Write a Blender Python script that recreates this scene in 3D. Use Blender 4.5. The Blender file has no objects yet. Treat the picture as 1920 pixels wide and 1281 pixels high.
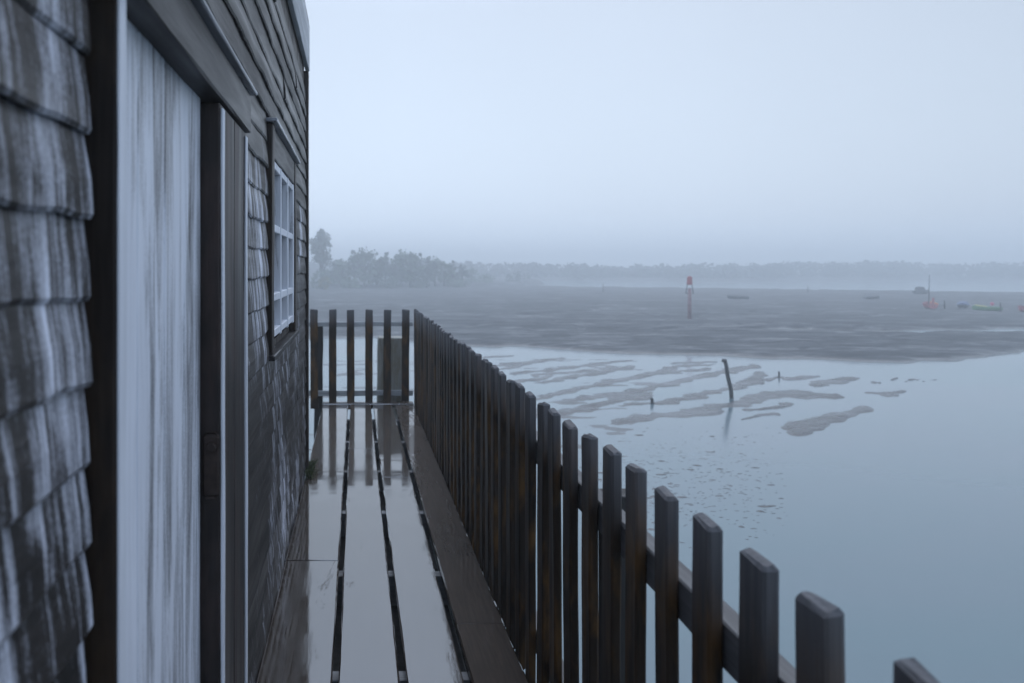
import bpy, math, random
import numpy as np
from mathutils import Vector, Matrix
R = math.radians
S = bpy.context.scene
COL = S.collection

# ------------------------------------------------------------------ camera
cam_d = bpy.data.cameras.new('camera')
cam = bpy.data.objects.new('camera', cam_d); COL.objects.link(cam)
cam.location = (0, 0, 4.0)
cam.rotation_euler = (R(90), 0, 0)
cam_d.sensor_width = 36.0
cam_d.lens = 1636 / 1920 * 36.0
cam_d.shift_x = 292 / 1920
cam_d.shift_y = -140.5 / 1920
cam_d.clip_start = 0.05
cam_d.clip_end = 5000
cam_d.dof.use_dof = True
cam_d.dof.focus_distance = 3.6
cam_d.dof.aperture_fstop = 4.0
S.camera = cam

# ------------------------------------------------------------------ sky
SUN_EL, SUN_AZ = R(52), R(20)          # azimuth measured from +Y towards +X
world = bpy.data.worlds.new("World"); S.world = world
world.use_nodes = True
wn, wl = world.node_tree.nodes, world.node_tree.links
for n in list(wn): wn.remove(n)
w_out = wn.new('ShaderNodeOutputWorld'); bg = wn.new('ShaderNodeBackground')
bg.inputs['Strength'].default_value = 0.14
sky = wn.new('ShaderNodeTexSky'); sky.sky_type = 'NISHITA'; sky.sun_disc = False
sky.sun_elevation = SUN_EL; sky.sun_rotation = SUN_AZ
sky.air_density = 1.5; sky.dust_density = 4.0
tc = wn.new('ShaderNodeTexCoord'); sep = wn.new('ShaderNodeSeparateXYZ')
wl.new(tc.outputs['Generated'], sep.inputs[0])
over = wn.new('ShaderNodeValToRGB')      # fog bank at the horizon, flat grey cloud, thinner and brighter overhead
el = over.color_ramp.elements
el[0].position = 0.0; el[0].color = (0.51, 0.615, 0.76, 1)
el[1].position = 0.95; el[1].color = (0.64, 0.82, 1.14, 1)
e_ = el.new(0.28); e_.color = (0.392, 0.465, 0.578, 1)
wl.new(sep.outputs['Z'], over.inputs[0])
mx = wn.new('ShaderNodeMapRange')
mx.inputs[1].default_value = 0.05; mx.inputs[2].default_value = 0.72
mx.inputs[3].default_value = 1.0; mx.inputs[4].default_value = 0.70
wl.new(sep.outputs['X'], mx.inputs[0])
cn = wn.new('ShaderNodeTexNoise'); cn.inputs['Scale'].default_value = 2.2; cn.inputs['Detail'].default_value = 3
wl.new(tc.outputs['Generated'], cn.inputs['Vector'])
cm = wn.new('ShaderNodeMapRange'); cm.inputs[3].default_value = 0.93; cm.inputs[4].default_value = 1.07
wl.new(cn.outputs['Fac'], cm.inputs[0])
mm = wn.new('ShaderNodeMath'); mm.operation = 'MULTIPLY'
wl.new(mx.outputs[0], mm.inputs[0]); wl.new(cm.outputs[0], mm.inputs[1])
sc_ = wn.new('ShaderNodeVectorMath'); sc_.operation = 'SCALE'
wl.new(over.outputs[0], sc_.inputs[0]); m12 = wn.new('ShaderNodeMath'); m12.operation = 'MULTIPLY'; m12.inputs[1].default_value = 12.0
wl.new(mm.outputs[0], m12.inputs[0]); wl.new(m12.outputs[0], sc_.inputs['Scale'])
mixs = wn.new('ShaderNodeMix'); mixs.data_type = 'RGBA'; mixs.inputs[0].default_value = 0.10
wl.new(sc_.outputs[0], mixs.inputs[6]); wl.new(sky.outputs[0], mixs.inputs[7])
wl.new(mixs.outputs[2], bg.inputs['Color']); wl.new(bg.outputs[0], w_out.inputs['Surface'])

# ------------------------------------------------------------------ sun (soft, behind cloud)
sun_d = bpy.data.lights.new('sun', 'SUN'); sun_d.energy = 0.5; sun_d.angle = R(40); sun_d.color = (1.0, 0.97, 0.93)
sun = bpy.data.objects.new('sun', sun_d); COL.objects.link(sun)
sdir = Vector((math.cos(SUN_EL) * math.sin(SUN_AZ), math.cos(SUN_EL) * math.cos(SUN_AZ), math.sin(SUN_EL)))
sun.rotation_euler = sdir.to_track_quat('Z', 'Y').to_euler()
sun.location = (0, 0, 60)

S.view_settings.view_transform = 'Standard'
S.view_settings.look = 'None'
S.view_settings.exposure = 0.0
S.view_settings.gamma = 1.0
S.render.engine = 'CYCLES'
S.cycles.use_denoising = True
S.cycles.max_bounces = 8
S.cycles.volume_bounces = 3

# ------------------------------------------------------------------ helpers
DECK = 2.5
F = 1636.0
def at(px, py, z=0.0):
    """ground point (x, y) that the photograph shows at px, py when it lies at height z"""
    d = (4.0 - z) * F / (py - 500.0)
    return ((px - 668.0) * d / F, d)

def tag(o, label=None, cat=None, group=None, kind=None):
    if label: o['label'] = label
    if cat: o['category'] = cat
    if group: o['group'] = group
    if kind: o['kind'] = kind
    return o

def empty(name, loc, label, cat, group=None):
    o = bpy.data.objects.new(name, None); COL.objects.link(o)
    o.location = loc; o.empty_display_size = 0.2
    return tag(o, label, cat, group)

class MB:
    def __init__(s, seed=0):
        s.v, s.f, s.m = [], [], []
        s.r = random.Random(seed)
    def add(s, vs, fs, mi=0):
        b = len(s.v); s.v += [tuple(v) for v in vs]
        for f in fs: s.f.append(tuple(b + i for i in f)); s.m.append(mi)
    def box(s, x0, x1, y0, y1, z0, z1, mi=0):
        s.add([(x0,y0,z0),(x1,y0,z0),(x1,y1,z0),(x0,y1,z0),(x0,y0,z1),(x1,y0,z1),(x1,y1,z1),(x0,y1,z1)],
              [(0,3,2,1),(4,5,6,7),(0,1,5,4),(1,2,6,5),(2,3,7,6),(3,0,4,7)], mi)
    def quad(s, a, b, c, d, mi=0): s.add([a,b,c,d], [(0,1,2,3)], mi)
    def plank(s, c0, c1, wv, tv, w, t, n=8, jit=0.002, bev=0.004, seed=0, mi=0, capbev=None):
        """worn timber from c0 to c1, section w along wv and t along tv, edges eased"""
        rr = random.Random(seed)
        ph = [[rr.uniform(0, 6.28) for _ in range(3)] for _ in range(16)]
        c0, c1, wv, tv = Vector(c0), Vector(c1), Vector(wv).normalized(), Vector(tv).normalized()
        L = (c1 - c0).length; ax = (c1 - c0) / L
        cb = bev if capbev is None else capbev
        ts = [0.0, cb / L] + [cb / L + (1 - 2 * cb / L) * i / n for i in range(1, n)] + [1 - cb / L, 1.0]
        b = len(s.v)
        hw, ht = w / 2, t / 2
        for k, tt in enumerate(ts):
            e = cb * 0.7 if k in (0, len(ts) - 1) else 0.0
            p = c0 + ax * L * tt
            W, T = hw - e, ht - e
            base = [(-W + bev, -T), (W - bev, -T), (W, -T + bev), (W, T - bev), (W - bev, T), (-W + bev, T), (-W, T - bev), (-W, -T + bev)]
            for i, (a, c) in enumerate(base):
                q = L * tt
                d1 = jit * (math.sin(q * 5.1 + ph[i // 2][0]) + 0.6 * math.sin(q * 13.7 + ph[i // 2][1]) + 0.4 * math.sin(q * 31 + ph[i][2]))
                d2 = jit * (math.sin(q * 4.3 + ph[i // 2 + 8][0]) + 0.6 * math.sin(q * 11.9 + ph[i // 2 + 8][1]))
                s.v.append(tuple(p + wv * (a + d1) + tv * (c + d2 * 0.6)))
        for k in range(len(ts) - 1):
            for i in range(8):
                j = (i + 1) % 8
                s.f.append((b + k * 8 + i, b + k * 8 + j, b + (k + 1) * 8 + j, b + (k + 1) * 8 + i)); s.m.append(mi)
        s.f.append(tuple(b + i for i in reversed(range(8)))); s.m.append(mi)
        e = b + (len(ts) - 1) * 8
        s.f.append(tuple(e + i for i in range(8))); s.m.append(mi)
    def tube(s, pts, rad, seg=8, mi=0, cap=True):
        b = len(s.v); n = len(pts)
        for k, p in enumerate(pts):
            p = Vector(p)
            d = Vector(pts[min(k + 1, n - 1)]) - Vector(pts[max(k - 1, 0)])
            d.normalize()
            u = d.cross(Vector((0.31, 0.95, 0.05))).normalized(); v = d.cross(u)
            r = rad[k] if isinstance(rad, (list, tuple)) else rad
            for i in range(seg):
                a = 6.28318 * i / seg
                s.v.append(tuple(p + (u * math.cos(a) + v * math.sin(a)) * r))
        for k in range(n - 1):
            for i in range(seg):
                j = (i + 1) % seg
                s.f.append((b + k * seg + i, b + k * seg + j, b + (k + 1) * seg + j, b + (k + 1) * seg + i)); s.m.append(mi)
        if cap:
            s.f.append(tuple(b + i for i in reversed(range(seg)))); s.m.append(mi)
            s.f.append(tuple(b + (n - 1) * seg + i for i in range(seg))); s.m.append(mi)
    def mesh(s, name, mats, off=(0, 0, 0), smooth=False):
        me = bpy.data.meshes.new(name)
        ox, oy, oz = off
        me.from_pydata([(x - ox, y - oy, z - oz) for x, y, z in s.v], [], s.f)
        for m in (mats if isinstance(mats, (list, tuple)) else [mats]): me.materials.append(m)
        me.polygons.foreach_set('material_index', s.m)
        me.validate(); me.update()
        if smooth:
            for p in me.polygons: p.use_smooth = True
        return me
    def build(s, name, mats, parent=None, off=None, smooth=False, label=None):
        if off is None:
            off = (0, 0, 0)
            p = parent
            while p is not None:
                off = tuple(a + b for a, b in zip(off, p.location)); p = p.parent
        o = bpy.data.objects.new(name, s.mesh(name, mats, off, smooth)); COL.objects.link(o)
        if parent is not None: o.parent = parent
        if label: o['label'] = label
        return o

# ------------------------------------------------------------------ materials
def new_mat(name):
    m = bpy.data.materials.new(name); m.use_nodes = True
    nt = m.node_tree
    for n in list(nt.nodes): nt.nodes.remove(n)
    out = nt.nodes.new('ShaderNodeOutputMaterial'); p = nt.nodes.new('ShaderNodeBsdfPrincipled')
    nt.links.new(p.outputs[0], out.inputs['Surface'])
    return m, nt, p
def node(nt, t, **kw):
    n = nt.nodes.new(t)
    for k, v in kw.items(): setattr(n, k, v)
    return n
def noise(nt, vec, scale, detail=5, rough=0.6, dist=0.0):
    n = node(nt, 'ShaderNodeTexNoise'); n.inputs['Scale'].default_value = scale
    n.inputs['Detail'].default_value = detail; n.inputs['Roughness'].default_value = rough
    n.inputs['Distortion'].default_value = dist
    if vec is not None: nt.links.new(vec, n.inputs['Vector'])
    return n.outputs['Fac']
def mapping(nt, vec, sc, rnd=False):
    mp = node(nt, 'ShaderNodeMapping'); mp.inputs['Scale'].default_value = sc
    nt.links.new(vec, mp.inputs['Vector'])
    if rnd:
        oi = node(nt, 'ShaderNodeObjectInfo')
        k = node(nt, 'ShaderNodeMath', operation='MULTIPLY'); k.inputs[1].default_value = 57.3
        nt.links.new(oi.outputs['Random'], k.inputs[0])
        cb = node(nt, 'ShaderNodeCombineXYZ')
        for i in range(3): nt.links.new(k.outputs[0], cb.inputs[i])
        nt.links.new(cb.outputs[0], mp.inputs['Location'])
    return mp.outputs[0]
def ramp(nt, fac, stops):
    r = node(nt, 'ShaderNodeValToRGB')
    el = r.color_ramp.elements
    while len(el) < len(stops): el.new(0.5)
    for e, (p, c) in zip(el, stops):
        e.position = p; e.color = (c[0], c[1], c[2], 1) if not isinstance(c, (int, float)) else (c, c, c, 1)
    nt.links.new(fac, r.inputs[0]); return r.outputs[0]
def mixc(nt, fac, a, b):
    m = node(nt, 'ShaderNodeMix', data_type='RGBA')
    if hasattr(fac, 'is_output'): nt.links.new(fac, m.inputs[0])
    else: m.inputs[0].default_value = fac
    for s, i in ((a, 6), (b, 7)):
        if hasattr(s, 'is_output'): nt.links.new(s, m.inputs[i])
        else: m.inputs[i].default_value = (*s, 1)
    return m.outputs[2]
def mul(nt, a, b):
    m = node(nt, 'ShaderNodeMath', operation='MULTIPLY')
    for s, i in ((a, 0), (b, 1)):
        if hasattr(s, 'is_output'): nt.links.new(s, m.inputs[i])
        else: m.inputs[i].default_value = s
    return m.outputs[0]
def bump(nt, p, h, strength=0.3, dist=0.01):
    b = node(nt, 'ShaderNodeBump'); b.inputs['Strength'].default_value = strength; b.inputs['Distance'].default_value = dist
    nt.links.new(h, b.inputs['Height']); nt.links.new(b.outputs[0], p.inputs['Normal'])

def wood(name, dark, light, axis='z', rough=0.55, paint=None, cover=0.5, tint=None, topgrey=None, spec=0.5, coverscale=1.4, rnd=True, soft=0.06, pscale=26):
    """weathered timber; grain along axis; paint = colour of flaking remains, cover 0..1"""
    m, nt, p = new_mat(name)
    co = node(nt, 'ShaderNodeTexCoord').outputs['Object']
    sc = {'z': (1, 1, 0.06), 'y': (1, 0.06, 1), 'x': (0.06, 1, 1)}[axis]
    v = mapping(nt, co, sc, rnd)
    grain = noise(nt, v, 70, 6, 0.65, 0.4)
    blot = noise(nt, v, 9, 5, 0.6, 0.5)
    col = ramp(nt, grain, [(0.3, dark), (0.72, light)])
    col = mixc(nt, ramp(nt, blot, [(0.35, 0.0), (0.7, 0.75)]), col, tuple(c * 0.45 for c in dark))
    if tint:
        v2 = mapping(nt, co, (1, 1, 0.35) if axis == 'z' else (1, 1, 1), rnd)
        t = noise(nt, v2, 11, 4, 0.6, 0.3)
        col = mixc(nt, ramp(nt, t, [(0.47, 0.0), (0.66, 0.85)]), col, tint)
    if paint:
        sv = mapping(nt, co, {'z': (1, 1, 0.075), 'x': (0.05, 1, 1), 'd': (0.1, 1, 0.10)}[axis if axis != 'y' else 'd'], rnd)
        a = noise(nt, sv, pscale, 8, 0.72, 0.6)
        b = noise(nt, mapping(nt, co, (0.1, 1, 0.40), False), coverscale * 2, 4, 0.6, 0.8)
        fine = noise(nt, co, 160, 3, 0.7)
        ad = node(nt, 'ShaderNodeMath', operation='ADD'); nt.links.new(a, ad.inputs[0]); nt.links.new(b, ad.inputs[1])
        ad2 = node(nt, 'ShaderNodeMath', operation='MULTIPLY_ADD'); nt.links.new(fine, ad2.inputs[0]); ad2.inputs[1].default_value = 0.22
        nt.links.new(ad.outputs[0], ad2.inputs[2])
        th = (1.36 - 0.5 * cover) / 1.5
        half = mul(nt, ad2.outputs[0], 1 / 1.5)
        fac = ramp(nt, half, [(max(th - soft, 0), 0.0), (min(th + soft, 1), 1.0)])
        pc = ramp(nt, a, [(0.3, tuple(c * 0.72 for c in paint)), (0.75, paint)])
        col = mixc(nt, fac, col, pc)
    if topgrey:
        z = node(nt, 'ShaderNodeSeparateXYZ'); nt.links.new(co, z.inputs[0])
        wob = node(nt, 'ShaderNodeMath', operation='MULTIPLY_ADD'); nt.links.new(blot, wob.inputs[0]); wob.inputs[1].default_value = 0.16
        nt.links.new(z.outputs['Z'], wob.inputs[2])
        tf = node(nt, 'ShaderNodeMapRange'); tf.inputs[1].default_value = topgrey[0]; tf.inputs[2].default_value = topgrey[1]
        nt.links.new(wob.outputs[0], tf.inputs[0])
        gc = ramp(nt, grain, [(0.25, tuple(c * 0.6 for c in topgrey[2])), (0.75, topgrey[2])])
        col = mixc(nt, mul(nt, tf.outputs[0], 0.9), col, gc)
    nt.links.new(col, p.inputs['Base Color'])
    p.inputs['Specular IOR Level'].default_value = spec
    nt.links.new(ramp(nt, blot, [(0.3, max(rough - 0.15, 0.05)), (0.7, min(rough + 0.15, 1))]), p.inputs['Roughness'])
    bump(nt, p, grain, 0.35, 0.004)
    return m

M = {}
M['clap'] = wood('weathered_clapboard', (0.010, 0.0078, 0.0072), (0.042, 0.035, 0.033), 'y', 0.5, spec=0.3, paint=(0.74, 0.77, 0.88), cover=0.19, coverscale=1.2, rnd=False, soft=0.075, pscale=15)
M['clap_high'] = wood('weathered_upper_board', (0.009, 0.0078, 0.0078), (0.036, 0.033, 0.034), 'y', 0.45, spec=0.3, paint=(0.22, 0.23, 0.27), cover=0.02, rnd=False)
M['door'] = wood('flaking_white_paint', (0.03, 0.026, 0.027), (0.11, 0.105, 0.115), 'z', 0.5, paint=(0.80, 0.83, 0.91), cover=0.66, coverscale=0.9, rnd=False, soft=0.085, pscale=17)
M['edge_paint'] = wood('worn_edge_paint', (0.06, 0.055, 0.06), (0.16, 0.15, 0.16), 'z', 0.5, paint=(0.78, 0.81, 0.88), cover=0.98, rnd=False)
M['trim'] = wood('dark_trim_timber', (0.010, 0.0068, 0.0055), (0.034, 0.024, 0.019), 'z', 0.55, spec=0.25, tint=(0.045, 0.028, 0.016), rnd=False)
M['shutter'] = wood('dark_plank_timber', (0.010, 0.0072, 0.0068), (0.034, 0.025, 0.022), 'z', 0.5, spec=0.3, tint=(0.045, 0.028, 0.024), rnd=False)
M['lintel'] = wood('lintel_timber', (0.010, 0.009, 0.0095), (0.036, 0.034, 0.037), 'y', 0.5, spec=0.3, rnd=False)
M['cap'] = wood('drip_edge_highlight', (0.18, 0.19, 0.22), (0.36, 0.38, 0.43), 'y', 0.35, rnd=False)  # pale colour stands for the sky highlight along the drip edge
M['fascia'] = wood('grey_painted_fascia', (0.34, 0.36, 0.39), (0.66, 0.69, 0.74), 'y', 0.5, rnd=False)
M['picket'] = wood('dark_wet_picket', (0.007, 0.0038, 0.0024), (0.048, 0.027, 0.014), 'z', 0.55, spec=0.14, tint=(0.105, 0.050, 0.012), topgrey=(0.86, 1.10, (0.17, 0.17, 0.18)))
M['rail'] = wood('grey_fence_rail', (0.07, 0.068, 0.07), (0.18, 0.175, 0.18), 'y', 0.5, rnd=False)
M['rail_x'] = wood('grey_cross_rail', (0.28, 0.29, 0.30), (0.5, 0.51, 0.52), 'x', 0.5, rnd=False)
M['mossy'] = wood('mossy_post_timber', (0.24, 0.23, 0.20), (0.48, 0.47, 0.42), 'z', 0.8, tint=(0.22, 0.19, 0.13), rnd=False)
M['under'] = wood('dark_substructure', (0.012, 0.010, 0.009), (0.04, 0.036, 0.034), 'z', 0.7)
M['joist'] = wood('wet_joist', (0.06, 0.06, 0.065), (0.16, 0.16, 0.17), 'x', 0.4)

def mat_deck(name, k, coat):
    m, nt, p = new_mat(name)
    co = node(nt, 'ShaderNodeTexCoord').outputs['Object']
    v = mapping(nt, co, (1, 0.05, 1), True)
    g = noise(nt, v, 80, 6, 0.65, 0.3)
    b = noise(nt, mapping(nt, co, (1, 0.35, 1), True), 6, 5, 0.6, 0.6)
    col = ramp(nt, g, [(0.3, (0.058 * k, 0.038 * k, 0.026 * k)), (0.75, (0.125 * k, 0.088 * k, 0.066 * k))])
    col = mixc(nt, ramp(nt, b, [(0.45, 0.0), (0.75, 0.6)]), col, (0.034 * k, 0.021 * k, 0.012 * k))
    nt.links.new(col, p.inputs['Base Color'])
    p.inputs['Roughness'].default_value = 0.6
    p.inputs['IOR'].default_value = 1.5
    # film of rain water: smooth where it pools, broken by the grain where it drains
    p.inputs['Specular IOR Level'].default_value = 0.12
    p.inputs['Coat Weight'].default_value = 1.0
    p.inputs['Coat IOR'].default_value = coat
    dr0 = noise(nt, mapping(nt, co, (1.6, 0.22, 1), True), 3.0, 9, 0.78, 0.6)
    sx = node(nt, 'ShaderNodeSeparateXYZ'); nt.links.new(co, sx.inputs[0])
    lean = node(nt, 'ShaderNodeMapRange'); lean.inputs[1].default_value = 0.17; lean.inputs[2].default_value = 0.275; lean.inputs[4].default_value = 0.17
    nt.links.new(sx.outputs['X'], lean.inputs[0])          # the outer board dips and sheds its film along the fence side
    sm = node(nt, 'ShaderNodeMath', operation='ADD'); nt.links.new(dr0, sm.inputs[0]); nt.links.new(lean.outputs[0], sm.inputs[1])
    dr = sm.outputs[0]
    nt.links.new(ramp(nt, dr, [(0.64, 1.0), (0.70, 0.4)]), p.inputs['Coat Weight'])   # where the film has run off
    cr = ramp(nt, b, [(0.40, 0.035), (0.66, 0.10)])
    nt.links.new(cr, p.inputs['Coat Roughness'])
    bp = node(nt, 'ShaderNodeBump'); bp.inputs['Distance'].default_value = 0.002
    nt.links.new(ramp(nt, b, [(0.44, 0.02), (0.72, 0.16)]), bp.inputs['Strength'])
    nt.links.new(g, bp.inputs['Height'])
    nt.links.new(bp.outputs[0], p.inputs['Coat Normal']); nt.links.new(bp.outputs[0], p.inputs['Normal'])
    return m
M['deck'] = mat_deck('rain_wet_deck_board', 0.45, 2.45)
M['edge_board'] = mat_deck('fence_reflection_edge_board', 0.6, 1.4)  # weaker coat darkens this board in place of the fence's dark reflection

def mat_water():
    m, nt, p = new_mat('silty_estuary_water')
    co = node(nt, 'ShaderNodeTexCoord').outputs['Object']
    n = noise(nt, mapping(nt, co, (0.05, 0.10, 1)), 1.0, 4, 0.55, 0.5)
    nt.links.new(ramp(nt, n, [(0.36, (0.135, 0.168, 0.185)), (0.62, (0.108, 0.168, 0.178))]), p.inputs['Base Color'])
    p.inputs['Roughness'].default_value = 0.14
    p.inputs['IOR'].default_value = 1.45
    r = noise(nt, mapping(nt, co, (0.8, 2.0, 1)), 3.0, 3, 0.5)
    bump(nt, p, r, 0.05, 0.02)
    return m
M['water'] = mat_water()

def mat_mud():
    m, nt, p = new_mat('wet_mud')
    co = node(nt, 'ShaderNodeTexCoord').outputs['Object']
    big = noise(nt, mapping(nt, co, (0.10, 0.25, 1)), 1.0, 6, 0.65, 0.6)
    fine = noise(nt, mapping(nt, co, (1, 2.2, 1)), 2.2, 6, 0.7)
    col = ramp(nt, big, [(0.3, (0.034, 0.035, 0.038)), (0.7, (0.066, 0.068, 0.072))])
    col = mixc(nt, ramp(nt, fine, [(0.42, 0.0), (0.62, 0.7)]), col, (0.026, 0.026, 0.025))
    nt.links.new(col, p.inputs['Base Color'])
    z = node(nt, 'ShaderNodeSeparateXYZ'); nt.links.new(co, z.inputs[0])
    zz = node(nt, 'ShaderNodeMath', operation='MULTIPLY_ADD'); nt.links.new(fine, zz.inputs[0]); zz.inputs[1].default_value = 0.05
    nt.links.new(z.outputs['Z'], zz.inputs[2])
    dry = node(nt, 'ShaderNodeMapRange'); dry.inputs[1].default_value = 0.045; dry.inputs[2].default_value = 0.16
    nt.links.new(zz.outputs[0], dry.inputs[0])                      # draining mud still carries a film of water low down
    patch = noise(nt, mapping(nt, co, (0.16, 0.55, 1)), 1.6, 7, 0.72, 0.8)
    speck = noise(nt, mapping(nt, co, (1.2, 2.4, 1)), 3.5, 4, 0.7)
    col2 = mixc(nt, ramp(nt, speck, [(0.50, 0.0), (0.66, 0.75)]), col, (0.018, 0.018, 0.018))
    col2 = mixc(nt, ramp(nt, patch, [(0.46, 0.0), (0.66, 0.8)]), col2, (0.12, 0.122, 0.128))
    nt.links.new(col2, p.inputs['Base Color'])
    dry2 = mul(nt, dry.outputs[0], ramp(nt, patch, [(0.50, 1.0), (0.66, 0.3)]))
    rg = node(nt, 'ShaderNodeMapRange'); rg.inputs[3].default_value = 0.22; rg.inputs[4].default_value = 0.85
    nt.links.new(dry2, rg.inputs[0]); nt.links.new(rg.outputs[0], p.inputs['Roughness'])
    p.inputs['IOR'].default_value = 1.38
    bump(nt, p, fine, 0.6, 0.06)
    return m
M['mud'] = mat_mud()

def simple(name, col, rough=0.6, var=0.25, scale=6, metal=0.0, coat=0.0):
    m, nt, p = new_mat(name)
    co = node(nt, 'ShaderNodeTexCoord').outputs['Object']
    n = noise(nt, co, scale, 5, 0.6)
    nt.links.new(ramp(nt, n, [(0.3, tuple(c * (1 - var) for c in col)), (0.7, tuple(min(1, c * (1 + var)) for c in col))]), p.inputs['Base Color'])
    p.inputs['Roughness'].default_value = rough; p.inputs['Metallic'].default_value = metal
    p.inputs['Coat Weight'].default_value = coat
    return m
M['leaf'] = simple('estuary_foliage', (0.10, 0.135, 0.085), 0.6, 0.5, 1.5)
M['leaf_dark'] = simple('dark_foliage', (0.09, 0.11, 0.085), 0.6, 0.4, 1.5)
M['leaf_far'] = simple('far_wood_foliage', (0.035, 0.045, 0.04), 0.7, 0.4, 1.0)
M['leaf_yellow'] = simple('yellowing_foliage', (0.15, 0.14, 0.03), 0.6, 0.4, 1.5)
M['bark'] = simple('bark', (0.06, 0.05, 0.045), 0.8, 0.3, 4)
M['red'] = simple('faded_red_paint', (0.36, 0.075, 0.085), 0.45, 0.2, 3)
M['redgrey'] = simple('weathered_red_pile', (0.26, 0.15, 0.155), 0.6, 0.3, 3)
M['orange'] = simple('orange_paint', (0.62, 0.22, 0.05), 0.45, 0.15, 3)
M['yellow'] = simple('yellow_paint', (0.40, 0.38, 0.12), 0.45, 0.15, 3)
M['green'] = simple('green_paint', (0.10, 0.26, 0.10), 0.45, 0.15, 3)
M['blue'] = simple('blue_tarpaulin', (0.06, 0.09, 0.18), 0.55, 0.25, 5)
M['darkhull'] = simple('dark_tarred_hull', (0.035, 0.038, 0.045), 0.5, 0.3, 4)
M['pink'] = simple('pink_float', (0.60, 0.08, 0.16), 0.4, 0.15, 3)
M['wetpole'] = simple('wet_dark_pole', (0.035, 0.034, 0.033), 0.45, 0.5, 9)
M['rust'] = simple('rusted_iron', (0.035, 0.022, 0.017), 0.6, 0.5, 40, 0.4)
M['moss'] = simple('green_moss', (0.05, 0.065, 0.02), 0.8, 0.5, 30)
M['roof'] = simple('felt_roof', (0.05, 0.05, 0.055), 0.8, 0.3, 8)
M['curtain'] = simple('dark_interior_lining', (0.03, 0.03, 0.035), 0.9, 0.2, 3)
def mat_glass():
    m, nt, p = new_mat('old_window_glass')
    co = node(nt, 'ShaderNodeTexCoord').outputs['Object']
    p.inputs['Base Color'].default_value = (0.03, 0.036, 0.045, 1)
    p.inputs['Roughness'].default_value = 0.06; p.inputs['IOR'].default_value = 1.7
    bump(nt, p, noise(nt, co, 5, 2, 0.5), 0.06, 0.02)
    return m
M['glass'] = mat_glass()

# ------------------------------------------------------------------ value noise for the terrain
_rs = np.random.RandomState(4)
_tab = _rs.rand(256, 256)
def vnoise(x, y):
    xi, yi = np.floor(x).astype(int), np.floor(y).astype(int)
    fx, fy = x - xi, y - yi
    fx, fy = fx * fx * (3 - 2 * fx), fy * fy * (3 - 2 * fy)
    g = lambda a, b: _tab[a % 256, b % 256]
    return (g(xi, yi) * (1 - fx) + g(xi + 1, yi) * fx) * (1 - fy) + (g(xi, yi + 1) * (1 - fx) + g(xi + 1, yi + 1) * fx) * fy
def fbm(x, y, o=4):
    s, a, t = 0, 1, 0
    for k in range(o):
        s = s + a * vnoise(x * 2 ** k + 17.3 * k, y * 2 ** k + 5.1 * k); t += a; a *= 0.5
    return s / t

# ------------------------------------------------------------------ water and mud
w = MB(); w.quad((-900, -300, 0), (900, -300, 0), (900, 900, 0), (-900, 900, 0))
tag(w.build('water', M['water']), kind='structure')

edge_px = [(-900, 640), (580, 640), (700, 640), (860, 654), (1000, 659), (1200, 671), (1360, 677), (1500, 681), (1650, 687), (1780, 691), (1850, 688), (1920, 678), (2010, 660), (2150, 640), (2600, 600)]
edge = np.array([at(*p) for p in edge_px])
ripples = [  # centre lines of the low mud ridges left by the tide, with half-widths
    ([(1150,746),(1230,726),(1330,702),(1410,688)], 6), ([(1255,752),(1330,737),(1380,727),(1425,703)], 7),
    ([(1300,772),(1370,757),(1440,744),(1490,737),(1555,746)], 8), ([(1440,742),(1470,737),(1500,737)], 8),
    ([(1485,800),(1540,787),(1610,770)], 11), ([(1490,812),(1530,800)], 8),
    ([(1530,719),(1560,715),(1592,711)], 6), ([(1630,737),(1685,736)], 4.5), ([(1655,742),(1670,740)], 5),
    ([(1475,712),(1505,709),(1530,705)], 4), ([(1640,719),(1662,719)], 1.6), ([(1668,710),(1682,709)], 1.4),
    ([(1705,713),(1728,713)], 1.6), ([(1738,714),(1757,714)], 2),
    ([(900,688),(1010,678)], 3), ([(960,702),(1110,684)], 3.5), ([(1020,716),(1190,688)], 4), ([(1050,738),(1150,716),(1260,694)], 5),
    ([(1090,764),(1215,742)], 6), ([(1160,790),(1330,770)], 8), ([(930,722),(1030,706)], 3.5), ([(980,750),(1090,728)], 5),
    ([(1100,684),(1180,677)], 2.5), ([(1240,690),(1330,683)], 2.5), ([(880,672),(960,668)], 2),
    ([(1400,765),(1480,760)], 3), ([(930,694),(1050,672)], 2.5), ([(1000,704),(1120,694)], 3), ([(1120,726),(1210,706)], 4), ([(1180,760),(1290,748)], 5), ([(1060,752),(1160,738)], 4), ([(1260,682),(1340,678)], 2), ([(1220,705),(1330,690)], 3), ([(1010,776),(1110,770)], 5), ([(1390,782),(1450,776)], 3), ([(1420,716),(1470,708)], 2)]
rows = []
py = 1560.0
while py > 508.5:
    rows.append((4.0 * F) / (py - 500)); py -= 1.4 if py < 840 else 3.2
rows += [800.0] if False else []
rows = np.array(rows)
sl = np.linspace(-0.75, 1.75, 760)
Y, SL = np.meshgrid(rows, sl, indexing='ij')
X = SL * Y
ye = np.interp(X, edge[:, 0], edge[:, 1])
ye = ye + 2.2 * (fbm(X * 0.5, X * 0 + 3.3) - 0.5) + 0.5 * (fbm(X * 1.7, Y * 0.7) - 0.5)
t = np.clip((Y - ye) / 3.4, 0, 1); t = t * t * (3 - 2 * t)
up = np.clip((Y - ye) / 50, 0, 1)
bank = t * (0.16 + 0.26 * up) + t * 0.10 * (fbm(X * 0.35, Y * 0.5) - 0.5) + t * 0.09 * (fbm(X * 1.9, Y * 2.6) - 0.5) - t * 0.16 * np.clip(1 - np.abs(fbm(X * 0.11 + 3, Y * 0.42 + 8) - 0.5) / 0.035, 0, 1) * np.clip((Y - ye - 3) / 6, 0, 1)
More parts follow.
